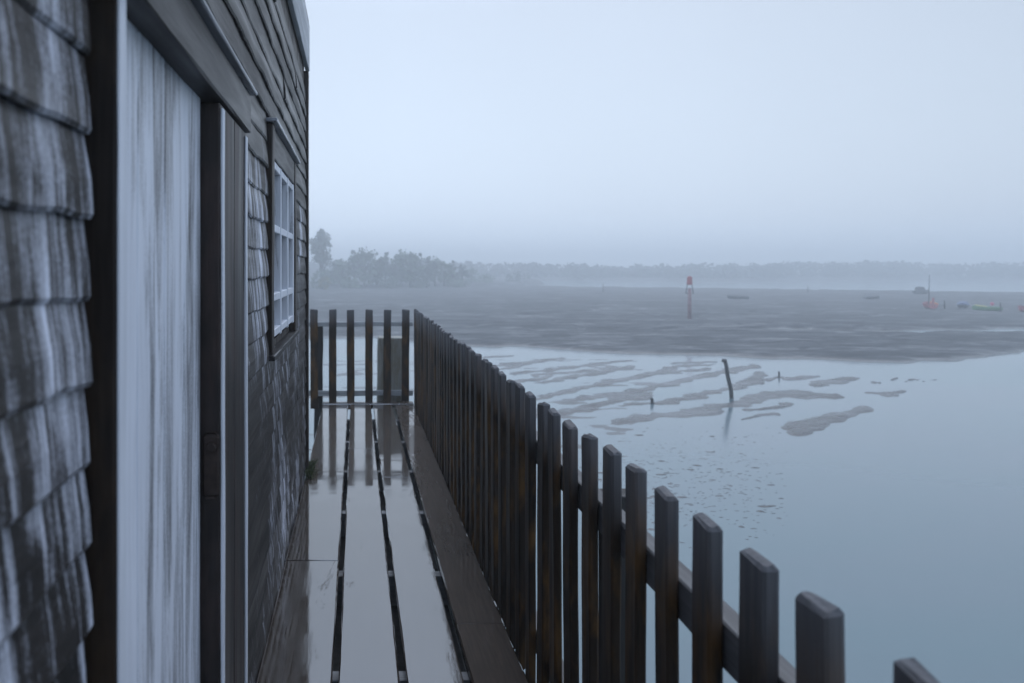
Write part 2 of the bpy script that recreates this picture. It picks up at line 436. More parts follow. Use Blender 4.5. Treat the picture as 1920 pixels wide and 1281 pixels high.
yfar = np.interp(X, [-60, 18, 30, 60, 90, 130], [400, 400, 168, 146, 126, 116]) + 8 * (fbm(X * 0.08, X * 0) - 0.5)
bank = bank - (1 - t) * 0.2 - np.clip((Y - yfar) / 7, 0, 1.5) * 0.6
# winding gully on the right
gy = 53.8 + 0.9 * np.sin(X * 0.33) + 0.5 * np.sin(X * 0.9 + 1)
gw = np.interp(X, [15, 22, 27, 44, 60], [0.01, 0.35, 0.95, 1.1, 1.6])
bank = bank - 0.52 * np.exp(-((Y - gy) / gw) ** 2)
gy2 = 44.6 + 0.25 * (X - 12) * 0.3
# low ridges
PX = 668 + X * F / Y; PY = 500 + 4 * F / Y
wx = PX + 30 * (fbm(X * 0.9, Y * 0.9) - 0.5) + 16 * (fbm(X * 3.1 + 7, Y * 2.0) - 0.5); wy = PY + 9 * (fbm(X * 0.9 + 40, Y * 0.9) - 0.5) * np.clip((PY - 640) / 80, 0.2, 1.4) + 7 * (fbm(X * 3.3 + 21, Y * 2.4) - 0.5) * np.clip((PY - 640) / 80, 0.2, 1.2)
low = np.full(X.shape, -0.05)
for pts, hw in ripples:
    best = np.full(X.shape, 1e9)
    for (ax, ay), (bx, by) in zip(pts[:-1], pts[1:]):
        dx, dy = bx - ax, (by - ay)
        k = 3.2                                   # ridges are long across the view, thin in depth
        u = np.clip(((wx - ax) * dx + (wy - ay) * dy * k * k) / (dx * dx + dy * dy * k * k), 0, 1)
        d = np.hypot((wx - (ax + u * dx)) / k, (wy - (ay + u * dy)))
        best = np.minimum(best, d)
    low = np.maximum(low, -0.05 + 0.082 * np.clip(1.35 - best / hw, 0, 1) + 0.055 * (fbm(X * 1.6, Y * 1.0) - 0.5))
flat_m = np.clip((1430 - PX) / 260, 0, 1) * np.clip((PY - 655) / 20, 0, 1) * np.clip((1010 - PY) / 120, 0, 1)
low = np.maximum(low, -0.05 + flat_m * (0.030 + 0.085 * (fbm(X * 0.8 + 9, Y * 1.6) - 0.40)))
Z = np.maximum(low, bank)
Z = np.where(Y < 9, -0.06, Z)
nr, nc = X.shape
me = bpy.data.meshes.new('mudflat')
vv = np.stack([X, Y, Z], -1).reshape(-1, 3)
idx = np.arange(nr * nc).reshape(nr, nc)
q = np.stack([idx[:-1, :-1], idx[:-1, 1:], idx[1:, 1:], idx[1:, :-1]], -1).reshape(-1, 4)
keep = (vv[q, 2].max(1) > -0.03)
q = q[keep]
used = np.unique(q); remap = -np.ones(nr * nc, int); remap[used] = np.arange(len(used))
me.from_pydata(vv[used].tolist(), [], remap[q].tolist())
me.materials.append(M['mud'])
for p_ in me.polygons: p_.use_smooth = True
mud = bpy.data.objects.new('mudflat', me); COL.objects.link(mud)
tag(mud, kind='structure')
def ground(x, y):
    i = int(np.argmin(np.abs(rows - y))); j = int(np.argmin(np.abs(sl - x / y)))
    return max(float(Z[i, j]), 0.0)

# small clods and weed lumps on the near flat
rr = random.Random(11)
cl = MB()
for _ in range(1100):
    px = rr.gauss(1270, 140); py_ = rr.gauss(905, 55)
    if px < 1060 or px > 1480 or py_ < 800 or py_ > 1030: continue
    if py_ > 760 + 0.72 * (px - 1010) + 140: continue
    x, y = at(px, py_)
    a = rr.uniform(0.006, 0.028) * (2.6 if rr.random() < 0.06 else 1); h = a * rr.uniform(0.1, 0.25); e = rr.uniform(1.0, 2.8)
    n = 7; base = []
    for i in range(n):
        th = 6.283 * i / n; r_ = a * rr.uniform(0.7, 1.2)
        base.append((x + r_ * e * math.cos(th), y + r_ * math.sin(th), -0.003))
    top = [(x + (bx - x) * 0.5, y + (by - y) * 0.5, h) for bx, by, _z in base]
    cl.add(base + top, [(i, (i + 1) % n, n + (i + 1) % n, n + i) for i in range(n)] + [tuple(range(n, 2 * n))])
tag(cl.build('mud_clods', M['mud'], smooth=True), 'small dark mud clods and weed scraps scattered on the wet flat', 'mud clods', kind='stuff')

# far shore ground
fs = MB(5)
xs = [-420 + 12 * i for i in range(130)]
for i in range(len(xs) - 1):
    a, b = xs[i], xs[i + 1]
    ya, yb = [228 + 7 * math.sin(q_ * 0.05) + 4 * math.sin(q_ * 0.13) for q_ in (a, b)]
    fs.quad((a, ya, -0.05), (b, yb, -0.05), (b, yb + 12, 0.9), (a, ya + 12, 0.9))
    fs.quad((a, ya + 12, 0.9), (b, yb + 12, 0.9), (b, 640, 3.5), (a, 640, 3.5))
tag(fs.build('far_shore', M['mud']), kind='structure')
hd = MB(6)
hp = [(-150, 150), (-40, 146), (-8, 145), (8, 148), (18, 152), (26, 160), (34, 172), (40, 186)]
for (xa, ya), (xb, yb) in zip(hp[:-1], hp[1:]):
    hd.quad((xa, ya - 1.5, 0.2), (xb, yb - 1.5, 0.2), (xb, yb + 4, 0.9), (xa, ya + 4, 0.9))
    hd.quad((xa, ya + 4, 0.9), (xb, yb + 4, 0.9), (xb + 4, 225, 1.2), (xa, 225, 1.2))
tag(hd.build('headland', M['mud']), kind='structure')

# ------------------------------------------------------------------ trees
def crown_mesh(name, h, w_, seed, mat, n=900, lo=0.12, sz=0.30, nc_=26):
    r = random.Random(seed); b = MB(seed)
    clumps = []
    for _ in range(nc_):
        k = r.uniform(lo, 0.97)
        prof = math.sin(min(1, (k - lo) / (1 - lo) * 0.86 + 0.14) * math.pi) ** 0.6
        a = r.uniform(0, 6.283); d = w_ / 2 * prof * r.uniform(0.25, 1.0)
        clumps.append((d * math.cos(a), d * math.sin(a), h * k, w_ * r.uniform(0.10, 0.22)))
    for _ in range(n):
        cx, cy, cz, cr = r.choice(clumps)
        p = Vector((r.gauss(0, 1), r.gauss(0, 1), r.gauss(0, 0.8))).normalized() * cr * r.uniform(0.3, 1.0) + Vector((cx, cy, min(cz, h - cr * 0.6)))
        u = Vector((r.gauss(0, 1), r.gauss(0, 1), r.gauss(0, 1))).normalized()
        v = u.orthogonal().normalized(); s = sz * r.uniform(0.5, 1.2)
        b.quad(p - u * s, p + v * s * 0.6, p + u * s, p - v * s * 0.6)
    return b.mesh(name, mat), clumps
def trunk_mesh(h, w_, clumps, seed):
    r = random.Random(seed); b = MB(seed)
    th = h * 0.62
    b.tube([(0, 0, -0.6), (0.02 * h, 0, th * 0.4), (-0.01 * h, 0.02, th * 0.75), (0.01 * h, 0, th)], [h * 0.035, h * 0.026, h * 0.018, h * 0.008], 8)
    for cx, cy, cz, cr in clumps[:16]:
        z0 = max(h * 0.1, cz * 0.55) * r.uniform(0.7, 1.0); z0 = min(z0, th * 0.95)
        b.tube([(0, 0, z0), (cx * 0.5, cy * 0.5, (z0 + cz) / 2 + 0.03 * h), (cx, cy, cz)], [h * 0.013, h * 0.008, h * 0.003], 5)
    return b.mesh('trunk', M['bark'], smooth=True)
variants = {}
def tree(kind, key, x, y, z, h, w_, label, cat, group, mat, seed, rz=0, n=900, sz=0.30, lo=0.12, sx=1.0):
    if key not in variants:
        cm_, cl_ = crown_mesh('crown', h, w_, seed, mat, n, lo, sz, 70 if key == 'tall' else 26)
        variants[key] = (cm_, trunk_mesh(h, w_, cl_, seed), h)
    cm_, tm_, h0 = variants[key]
    r = empty(kind, (x, y, z), label, cat, group); r.rotation_euler.z = rz; s = h / h0; r.scale = (s * sx, s * sx, s)
    for nm, me_ in (('trunk', tm_), ('crown', cm_)):
        o = bpy.data.objects.new(nm, me_); COL.objects.link(o); o.parent = r
    return r
def topz(py_, d): return 4.0 - (py_ - 500) * d / F
# lone tall tree at the left end, just clear of the hut
d = 143.0
tall = tree('bare_topped_tree', 'tall', (602 - 668) * d / F, d, 0.3, topz(430, d) - 0.3, 3.9, 'tall lone tree standing above the others beside the hut corner', 'tree', None, M['leaf_dark'], 31, n=2600, sz=0.24, lo=0.45)
tall.location.y = d
spots = [  # px of the crown, py of its top, depth, shape key
    (642, 482, 150, 'a'), (664, 470, 152, 'b'), (684, 468, 149, 'c'), (706, 478, 151, 'a'), (722, 474, 153, 'b'), (738, 477, 150, 'd'),
    (752, 472, 150, 'c'), (770, 469, 149, 'a'), (786, 475, 151, 'b'), (800, 480, 150, 'd'), (815, 484, 152, 'c'), (833, 487, 153, 'a'),
    (850, 489, 155, 'b'), (866, 495, 157, 'd'), (625, 487, 151, 'd'), (884, 503, 163, 'c')]
words_ = {'a': ('round-headed tree', 4.2), 'b': ('narrow upright tree', 2.9), 'c': ('broad bushy tree', 4.8), 'd': ('low spreading tree', 4.0)}
where = ['third tree right of the tall lone tree', 'slim tree right of the gap beside the tall lone tree', 'broad crown highest in the left half of the headland', 'round crown above the second deck picket from the post',
         'slim crown left of the headland middle', 'low crown in the dip before the headland middle', 'broad crown left of the highest headland crown', 'highest round crown above the end of the side fence',
         'slim crown right of the highest headland crown', 'low crown where the headland skyline starts falling', 'broad crown partway down the falling skyline', 'round crown further down the falling skyline',
         'slim crown near the tip of the headland', 'low crown last but one at the headland tip', 'low crown tucked right beside the tall lone tree', 'small broad crown furthest out on the headland tip']
for i, (px, pt, d, k) in enumerate(spots):
    x = (px - 668) * d / F
    h = topz(pt, d) - 0.7
    tree('headland_tree', k, x, d, 0.7, h, words_[k][1] * h / 5.2 if k not in variants else 4, 'hazy ' + where[i], 'tree', 'trees on the headland', M['leaf'] if k in 'ac' else M['leaf_dark'], 50 + ord(k), rz=i * 1.3, n=800, sx=1.0)
# scrub at the waterline
rs = random.Random(3)
sh_lab = ['olive bush at the foot of the tall lone tree', 'yellowing bush at the foot of the tall lone tree, nearest the hut corner', 'low grey-green bush under the left headland trees', 'low dark bush under the middle headland trees',
          'dark bush at the waterline below the falling skyline', 'low bush at the right end of the headland trees', 'small pale bush beyond the headland tip', 'small hazy bush furthest right past the headland tip']
for i, (px, d, h, w_, mk) in enumerate([(598, 141, 3.4, 3.4, 'leaf'), (610, 140.5, 2.2, 2.0, 'leaf_yellow'), (660, 144, 1.6, 4, 'leaf'), (735, 145, 1.7, 4.2, 'leaf_dark'), (785, 146.5, 1.2, 3.0, 'leaf_dark'), (860, 152, 1.6, 4.0, 'leaf'), (910, 168, 2.2, 5, 'leaf'), (965, 176, 2.6, 6, 'leaf_dark')]):
    b = crown_mesh('shrub', h, w_, 80 + i, M[mk], 500, 0.02, 0.22)[0]
    o = bpy.data.objects.new('waterside_bush', b); COL.objects.link(o); o.location = ((px - 668) * d / F, d, 0.3)
    tag(o, sh_lab[i], 'bush', 'bushes along the headland')
# far wood across the channel: reads as one mass
fw = MB(8); r = random.Random(8)
x = -70.0
while x < 330:
    yb = 241 + 7 * math.sin(x * 0.05) + r.uniform(-1, 16)
    h = 3.9 + 1.0 * math.sin(x * 0.045 + 1.0) * 0.5 + r.uniform(-0.5, 0.7)
    wd = r.uniform(3.0, 6.5)
    for _ in range(150):
        k = r.random() ** 0.7
        a = r.uniform(-1, 1); bb = r.uniform(-1, 1)
        hh = h * math.sqrt(max(0.05, 1 - 0.75 * a * a))
        p = Vector((x + a * wd * 0.6, yb + bb * 2.5, 0.8 + hh * k))
        u = Vector((r.gauss(0, 1), r.gauss(0, 1), r.gauss(0, 1))).normalized(); v = u.orthogonal().normalized(); s = r.uniform(0.35, 0.75)
        fw.quad(p - u * s, p + v * s * 0.7, p + u * s, p - v * s * 0.7)
    x += r.uniform(1.0, 2.2)
tag(fw.build('far_wood', M['leaf_far']), 'long far line of trees fading into fog across the water', 'wood', kind='stuff')

# ------------------------------------------------------------------ boardwalk
bw = empty('boardwalk', (0.12, 4, DECK), 'narrow rain-wet timber walkway between the hut and the picket fence', 'boardwalk')
boards = [(-0.365, -0.088), (-0.064, 0.157), (0.183, 0.390), (0.422, 0.628)]
joints = [[-2.4, 1.6, 4.45, 9.50], [-2.4, 2.2, 7.2, 9.50], [-2.4, 0.9, 6.22, 9.50], [-2.4, 3.7, 9.50]]
k = 0
for (x0, x1), js in zip(boards, joints):
    for a, b in zip(js[:-1], js[1:]):
        mb = MB(); zo = (k * 37 % 5 - 2) * 0.0008
        drop = 0.012 if x0 > 0.4 else 0
        mb.plank(((x0 + x1) / 2, a + 0.002, DECK - 0.02 + zo - drop), ((x0 + x1) / 2, b - 0.002, DECK - 0.02 - zo - drop), (1, 0, 0), (0, 0, 1), x1 - x0, 0.04, n=int((b - a) * 9), jit=0.0011, bev=0.006, seed=k, capbev=0.003)
        mb.build('plank', M['edge_board' if x0 > 0.4 else 'deck'], bw); k += 1
mb = MB(); mb.plank((-0.365, 9.62, DECK - 0.019), (0.628, 9.62, DECK - 0.019), (0, 1, 0), (0, 0, 1), 0.20, 0.04, n=10, jit=0.001, bev=0.006, seed=77)
mb.build('end_plank', M['deck'], bw)
for x in (-0.076, 0.170, 0.406):  # dark strips added below the board gaps to keep the gaps dark
    mb = MB(); mb.plank((x, -2.4, DECK - 0.245), (x, 9.7, DECK - 0.245), (1, 0, 0), (0, 0, 1), 0.11, 0.09, n=14, seed=int(x * 900)); mb.build('gap_dark_strip', M['under'], bw)
y = -2.2
while y < 9.8:
    mb = MB(); mb.plank((-0.36, y, DECK - 0.121), (0.63, y, DECK - 0.121), (0, 1, 0), (0, 0, 1), 0.075, 0.15, n=4, seed=int(y * 10))
    mb.build('joist', M['joist'], bw); y += 1.1
for x in (-0.30, 0.55):
    mb = MB(); mb.plank((x, -2.4, DECK - 0.30), (x, 9.72, DECK - 0.30), (1, 0, 0), (0, 0, 1), 0.10, 0.20, n=14, seed=int(x * 100)); mb.build('bearer', M['under'], bw)
    for y in (-1.8, 1.2, 4.2, 7.2, 9.4):
        mb = MB(); mb.tube([(x, y, -0.5), (x, y, 1.2), (x, y, DECK - 0.402)], [0.10, 0.095, 0.09], 12); mb.build('pile', M['under'], bw, smooth=True)

# ------------------------------------------------------------------ picket fences
def picket_mesh(seed, h=1.0, below=0.12, w_=0.085, t_=0.027):
    mb = MB(seed)
    mb.plank((0, 0, -below), (0, 0, h), (0, 1, 0), (1, 0, 0), w_, t_, n=22, jit=0.0012, bev=0.005, seed=seed, capbev=0.007)
    rr_ = random.Random(seed); sl_, sx_ = rr_.uniform(-0.10, 0.10), rr_.uniform(-0.2, 0.2)
    mb.v = [(x, y, z + (sl_ * y + sx_ * x + rr_.uniform(-0.0025, 0.0025) if z > h - 0.02 else 0)) for x, y, z in mb.v]   # tops sawn slightly out of square
    return mb.mesh('picket', M['picket'], smooth=False)
pm = [picket_mesh(100 + i) for i in range(9)]
XF = 0.6535
fence = empty('picket_fence', (XF, 5, DECK), 'long dark picket fence running along the water side of the walkway', 'fence')
r = random.Random(21)
for k in range(-5, 43):
    o = bpy.data.objects.new('picket', pm[r.randrange(9)]); COL.objects.link(o); o.parent = fence
    o.location = (r.uniform(-0.002, 0.002), 1.053 + 0.2053 * k - 0.0425 - 5 + r.uniform(-0.003, 0.003), r.uniform(0.020, 0.036))
    o.rotation_euler = (r.gauss(0, 0.003), r.gauss(0, 0.003), r.gauss(0, 0.02) + (math.pi if r.random() < 0.5 else 0))
for z0 in (0.81, 0.10):
    mb = MB(); mb.plank((XF + 0.0375, -0.4, DECK + z0), (XF + 0.0375, 9.80, DECK + z0), (0, 0, 1), (1, 0, 0), 0.085, 0.045, n=40, jit=0.002, seed=int(z0 * 100))
    mb.build('rail', M['rail'], fence)
for y in (-0.25, 2.55, 5.0, 7.5):
    mb = MB(); mb.plank((XF + 0.110, y, DECK - 0.55), (XF + 0.110, y, DECK + 0.84), (0, 1, 0), (1, 0, 0), 0.09, 0.09, n=8, seed=int(y * 7) + 900)
    mb.build('post', M['under'], fence)
YB = 9.83
fb = empty('picket_fence', (0, YB, DECK), 'short picket fence of six pickets closing the far end of the walkway', 'fence')
for k in range(-1, 6):
    o = bpy.data.objects.new('picket', pm[(k * 3 + 4) % 5]); COL.objects.link(o); o.parent = fb
    o.location = (-0.517 + 0.045 + 0.2049 * k, 0, 0.015 + r.uniform(-0.004, 0.004)); o.rotation_euler = (r.gauss(0, 0.004), 0.012 + r.gauss(0, 0.004), math.pi / 2)
for z0, hh in ((0.85, 0.05), (0.07, 0.06)):
    mb = MB(); mb.plank((-0.72, YB + 0.033, DECK + z0), (0.64, YB + 0.033, DECK + z0), (0, 0, 1), (0, 1, 0), hh, 0.036, n=10, seed=300 + int(z0 * 9)); mb.build('rail', M['rail_x'], fb)
mb = MB(); mb.plank((0.385, YB + 0.215, -0.5), (0.385, YB + 0.215, DECK + 0.69), (1, 0, 0), (0, 1, 0), 0.285, 0.30, n=24, jit=0.004, bev=0.012, seed=61)
mb.build('post', M['mossy'], fb, label='thick mossy timber post behind the pickets')
mb = MB(); mb.plank((-0.43, YB + 0.106, -0.5), (-0.43, YB + 0.106, DECK + 0.83), (1, 0, 0), (0, 1, 0), 0.10, 0.10, n=16, jit=0.003, seed=62)
mb.build('post', M['under'], fb)

# ------------------------------------------------------------------ hut
WX = -0.38                         # plane of the front wall
HY0, HY1 = -2.6, 6.46
WT = 4.0 + 1.31                    # top of the boarding
hut = empty('wooden_hut', (-2.4, 2.0, DECK), 'weathered dark clapboard hut with a flaking white door at left', 'hut')
openings = [(1.20, 2.66, DECK - 0.1, 4.52), (3.62, 5.14, 3.62, 4.64)]
def clap_segments(z0, z1):
    segs = [(HY0, HY1 - 0.09)]
    for a, b, lo, hi in openings:
        if z1 > lo + 0.02 and z0 < hi - 0.02:
            out = []
            for s, e in segs:
                if e <= a or s >= b: out.append((s, e)); continue
                if s < a: out.append((s, a))
                if e > b: out.append((b, e))
            segs = out
    return segs
mb_lo, mb_hi, mb_nr = MB(), MB(), MB()
z = DECK - 0.02; ci = 0
rc = random.Random(5)
EXPO = 0.1135
while z < WT - 0.02:
    z1 = min(z + EXPO, WT)
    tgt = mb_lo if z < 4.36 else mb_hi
    for s, e in clap_segments(z, z1):
        cuts = [s]
        while cuts[-1] < e - 1.2: cuts.append(cuts[-1] + rc.uniform(1.3, 2.4))
        if e - cuts[-1] > 0.15: cuts.append(e)
        else: cuts[-1] = e
        for a, b in zip(cuts[:-1], cuts[1:]):
            n = max(2, int((b - a) / 0.06))
            ph = [rc.uniform(0, 6.28) for _ in range(4)]; thick = rc.uniform(0.012, 0.019); dz = rc.uniform(-0.004, 0.004)
            ys = [a + 0.0015 + (b - a - 0.003) * i / n for i in range(n + 1)]
            prof = []
            for yy in ys:
                wz = 0.0028 * math.sin(yy * 7 + ph[0]) + 0.0025 * (vnoise(np.array([yy * 55.0]), np.array([ci * 7.7]))[0] - 0.5) * 2 + 0.0018 * math.sin(yy * 17 + ph[1]) + 0.0015 * math.sin(yy * 41 + ph[3])
                wxx = 0.0025 * math.sin(yy * 9 + ph[2])
                zb = z - 0.004 + wz + dz
                prof.append([(WX - 0.004, yy, zb + 0.004), (WX + thick + wxx - 0.004, yy, zb), (WX + thick + wxx, yy, zb + 0.007), (WX + thick * 0.82 + wxx, yy, z + (z1 - z) * 0.45), (WX + 0.003, yy, z1 + 0.012), (WX - 0.004, yy, z1 + 0.012)])
            vs = [p for sec in prof for p in sec]; fs_ = []
            for i in range(n):
                for j in range(6):
                    jj = (j + 1) % 6
                    fs_.append((i * 6 + j, i * 6 + jj, (i + 1) * 6 + jj, (i + 1) * 6 + j))
            fs_ += [tuple(reversed(range(6))), tuple(n * 6 + j for j in range(6))]
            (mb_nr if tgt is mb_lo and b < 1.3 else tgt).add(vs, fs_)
    z = z1; ci += 1
mb_lo.build('wall', M['clap'], hut, label='lower front boarding with flaking pale paint right of the door')
mb_nr.build('wall', M['clap'], hut, label='lower front boarding with blotchy pale paint left of the door')
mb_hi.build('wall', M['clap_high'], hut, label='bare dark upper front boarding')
# backing and the other three sides
mb = MB()
mb.box(WX - 0.045, WX - 0.006, HY0, 1.28, DECK - 0.05, WT); mb.box(WX - 0.045, WX - 0.006, 2.10, 3.70, DECK - 0.05, WT)
mb.box(WX - 0.045, WX - 0.006, 5.06, HY1 - 0.03, DECK - 0.05, WT)
mb.box(WX - 0.045, WX - 0.006, 1.28, 2.10, 4.46, WT); mb.box(WX - 0.045, WX - 0.006, 3.70, 5.06, 4.58, WT); mb.box(WX - 0.045, WX - 0.006, 3.70, 5.06, DECK - 0.05, 3.66)
mb.build('wall_lining', M['trim'], hut)
HX = -4.4
mb = MB()
zz = DECK - 0.05
while zz < WT:
    z1 = min(zz + EXPO, WT + 0.1)
    mb.add([(HX, HY1 - 0.03, zz), (WX - 0.05, HY1 - 0.03, zz), (WX - 0.05, HY1 - 0.05, z1), (HX, HY1 - 0.05, z1), (HX, HY1 - 0.09, zz), (WX - 0.05, HY1 - 0.09, zz), (WX - 0.05, HY1 - 0.09, z1), (HX, HY1 - 0.09, z1)],
           [(0, 1, 2, 3), (4, 7, 6, 5), (0, 4, 5, 1), (3, 2, 6, 7), (1, 5, 6, 2), (0, 3, 7, 4)])
    zz = z1
mb.add([(HX, HY1 - 0.05, WT + 0.1), (WX - 0.05, HY1 - 0.05, WT + 0.1), (-2.4, HY1 - 0.05, WT + 1.25), (HX, HY1 - 0.09, WT + 0.1), (WX - 0.05, HY1 - 0.09, WT + 0.1), (-2.4, HY1 - 0.09, WT + 1.25)],
       [(0, 1, 2), (3, 5, 4), (0, 3, 4, 1), (1, 4, 5, 2), (2, 5, 3, 0)])
mb.build('end_wall', M['clap_high'], hut)
mb = MB(); mb.box(HX, WX - 0.05, HY0, HY0 + 0.05, DECK - 0.05, WT + 0.1); mb.build('end_wall', M['clap_high'], hut)
mb = MB(); mb.box(HX - 0.05, HX - 0.003, HY0, HY1, DECK - 0.05, WT + 0.1); mb.build('back_wall', M['clap_high'], hut)
mb = MB(); mb.box(HX, WX - 0.01, HY0, HY1 - 0.1, DECK - 0.25, DECK - 0.06); mb.build('floor', M['under'], hut)
for x in (-0.6, -2.4, -4.2):
    for y in (-2.2, 2, 6.1):
        mb = MB(); mb.tube([(x, y, -0.5), (x, y, 1), (x, y, DECK - 0.25)], 0.11, 12); mb.build('pile', M['under'], hut, smooth=True)
# corner board
mb = MB(); mb.plank((WX + 0.007, HY1 - 0.045, DECK + 0.005), (WX + 0.007, HY1 - 0.045, WT + 0.12), (0, 1, 0), (1, 0, 0), 0.09, 0.045, n=20, seed=41, jit=0.001)
mb.build('corner_board', M['trim'], hut)
# roof
roof = MB()
for s in (1, -1):
    ex = -2.4 + s * 2.05
    e0, e1 = (ex, 0), (-2.4, 0)
    za, zb = WT + 0.50, WT + 1.35
    roof.add([(ex, HY0 - 0.1, za - 0.05), (ex, HY1 - 0.015, za - 0.05), (-2.4, HY1 - 0.015, zb - 0.05), (-2.4, HY0 - 0.1, zb - 0.05),
              (ex, HY0 - 0.1, za), (ex, HY1 - 0.015, za), (-2.4, HY1 - 0.015, zb), (-2.4, HY0 - 0.1, zb)],
             [(0, 3, 2, 1), (4, 5, 6, 7), (0, 1, 5, 4), (1, 2, 6, 5), (2, 3, 7, 6), (3, 0, 4, 7)])
ro = roof.build('roof', M['roof'], hut)
mb = MB(); mb.plank((WX + 0.020, HY0, WT + 0.30), (WX + 0.020, HY1 - 0.01, WT + 0.30), (0, 0, 1), (1, 0, 0), 0.34, 0.03, n=30, jit=0.0012, seed=43)
mb.build('fascia', M['fascia'], ro)
mb = MB(); mb.box(WX - 0.045, WX - 0.002, HY0, HY1 - 0.06, WT + 0.005, WT + 0.45); mb.build('soffit_board', M['trim'], ro)
# door with its frame
mb = MB(); mb.plank((WX + 0.008, 1.262, DECK + 0.003), (WX + 0.008, 1.262, 4.42), (0, 1, 0), (1, 0, 0), 0.046, 0.062, n=16, seed=44)
jl = mb.build('door_frame', [M['trim'], M['edge_paint']], hut)
mb = MB(); mb.box(WX + 0.0395, WX + 0.0425, 1.243, 1.281, DECK + 0.01, 4.41); mb.build('painted_face', M['edge_paint'], jl)
door = MB()
ys = [1.30, 1.50, 1.71, 1.905, 2.105]
for i, (a, b) in enumerate(zip(ys[:-1], ys[1:])):
    door.plank((WX - 0.014, (a + b) / 2, DECK + 0.02), (WX - 0.014, (a + b) / 2, 4.44), (0, 1, 0), (1, 0, 0), b - a - 0.003, 0.036, n=18, jit=0.0009, bev=0.003, seed=500 + i)
do = door.build('door', M['door'], hut, label='flaking whitewashed plank door')
# dark plank shutter leaf right of the door
sh = MB()
for i, (a, b) in enumerate([(2.115, 2.36), (2.364, 2.60)]):
    sh.plank((WX + 0.022, (a + b) / 2, DECK + 0.012), (WX + 0.022, (a + b) / 2, 4.398), (0, 1, 0), (1, 0, 0), b - a, 0.056, n=18, jit=0.001, bev=0.004, seed=520 + i)
so = sh.build('shutter', M['shutter'], hut, label='thick dark plank leaf beside the white door')
mb = MB()
for yy in (2.135, 2.585):
    mb.plank((WX + 0.0535, yy, DECK + 0.03), (WX + 0.0535, yy, 4.385), (0, 1, 0), (1, 0, 0), 0.030, 0.007, n=18, jit=0.0008, bev=0.002, seed=int(yy * 100))
mb.build('edge_strip', M['edge_paint'], so)
mb = MB(); mb.plank((WX + 0.03, 2.106, 3.44), (WX + 0.03, 2.106, 3.60), (1, 0, 0), (0, 1, 0), 0.040, 0.010, n=4, bev=0.004, jit=0, seed=3, capbev=0.012)
la = mb.build('latch_plate', M['rust'], so)
mb = MB(); mb.tube([(WX + 0.032, 2.102, 3.565), (WX + 0.032, 2.088, 3.565)], [0.012, 0.010], 12); mb.build('bolt_head', M['rust'], la)
# lintel + drip cap
mb = MB(); mb.plank((WX + 0.026, 1.18, 4.463), (WX + 0.026, 2.66, 4.463), (0, 0, 1), (1, 0, 0), 0.115, 0.066, n=14, seed=46, jit=0.0012)
li = mb.build('lintel', M['lintel'], hut)
mb = MB(); mb.plank((WX + 0.034, 1.16, 4.530), (WX + 0.034, 2.68, 4.530), (0, 0, 1), (1, 0, 0), 0.013, 0.086, n=14, seed=47, jit=0.0006, bev=0.003)
mb.build('drip_cap', M['cap'], li)
# window
win_root = MB(); win_root.box(WX - 0.05, WX - 0.04, 3.74, 5.02, 3.70, 4.56)
win = win_root.build('window', M['curtain'], hut)
mb = MB()
mb.plank((WX + 0.012, 3.69, 3.63), (WX + 0.012, 3.69, 4.60), (0, 1, 0), (1, 0, 0), 0.10, 0.036, n=8, seed=48)
mb.build('casing', M['trim'], win); mb = MB()
mb.plank((WX + 0.012, 5.07, 3.63), (WX + 0.012, 5.07, 4.60), (0, 1, 0), (1, 0, 0), 0.10, 0.036, n=8, seed=49)
mb.build('casing', M['trim'], win)
mb = MB(); mb.plank((WX + 0.010, 3.742, 4.535), (WX + 0.010, 5.018, 4.535), (0, 0, 1), (1, 0, 0), 0.13, 0.030, n=8, seed=50); hb = mb.build('head_board', M['lintel'], win)
mb = MB(); mb.plank((WX + 0.020, 3.62, 4.612), (WX + 0.020, 5.14, 4.612), (0, 0, 1), (1, 0, 0), 0.015, 0.064, n=10, seed=51, jit=0.0006, bev=0.003); mb.build('drip_cap', M['cap'], hut)
mb = MB()
def bar(y0, z0, y1, z1, w_, t_=0.04):
    if y0 == y1: mb.plank((WX + 0.002, y0, z0), (WX + 0.002, y0, z1), (0, 1, 0), (1, 0, 0), w_, t_, n=6, jit=0.0006, bev=0.003, seed=int(y0 * 99))
    else: mb.plank((WX + 0.001, y0, z0), (WX + 0.001, y1, z0), (0, 0, 1), (1, 0, 0), w_, t_ - 0.004, n=6, jit=0.0006, bev=0.003, seed=int(z0 * 99))
for yy, w_ in ((3.77, 0.055), (4.17, 0.04), (4.59, 0.04), (4.99, 0.055)): bar(yy, 3.68, yy, 4.468, w_)
for zz in (3.705, 3.864, 4.17, 4.45): bar(3.80, zz, 4.96, zz, 0.035)
mb.build('frame', M['edge_paint'], win, label='flaking white glazing bars')
for a, b in ((3.79, 4.155), (4.185, 4.575), (4.605, 4.97)):
    mb = MB(); mb.box(WX - 0.022, WX - 0.017, a, b, 3.70, 4.46); mb.build('pane', M['glass'], win)
mb = MB(); mb.plank((WX + 0.016, 3.62, 3.617), (WX + 0.016, 5.14, 3.617), (0, 0, 1), (1, 0, 0), 0.024, 0.052, n=8, seed=52); mb.build('sill', M['lintel'], win)

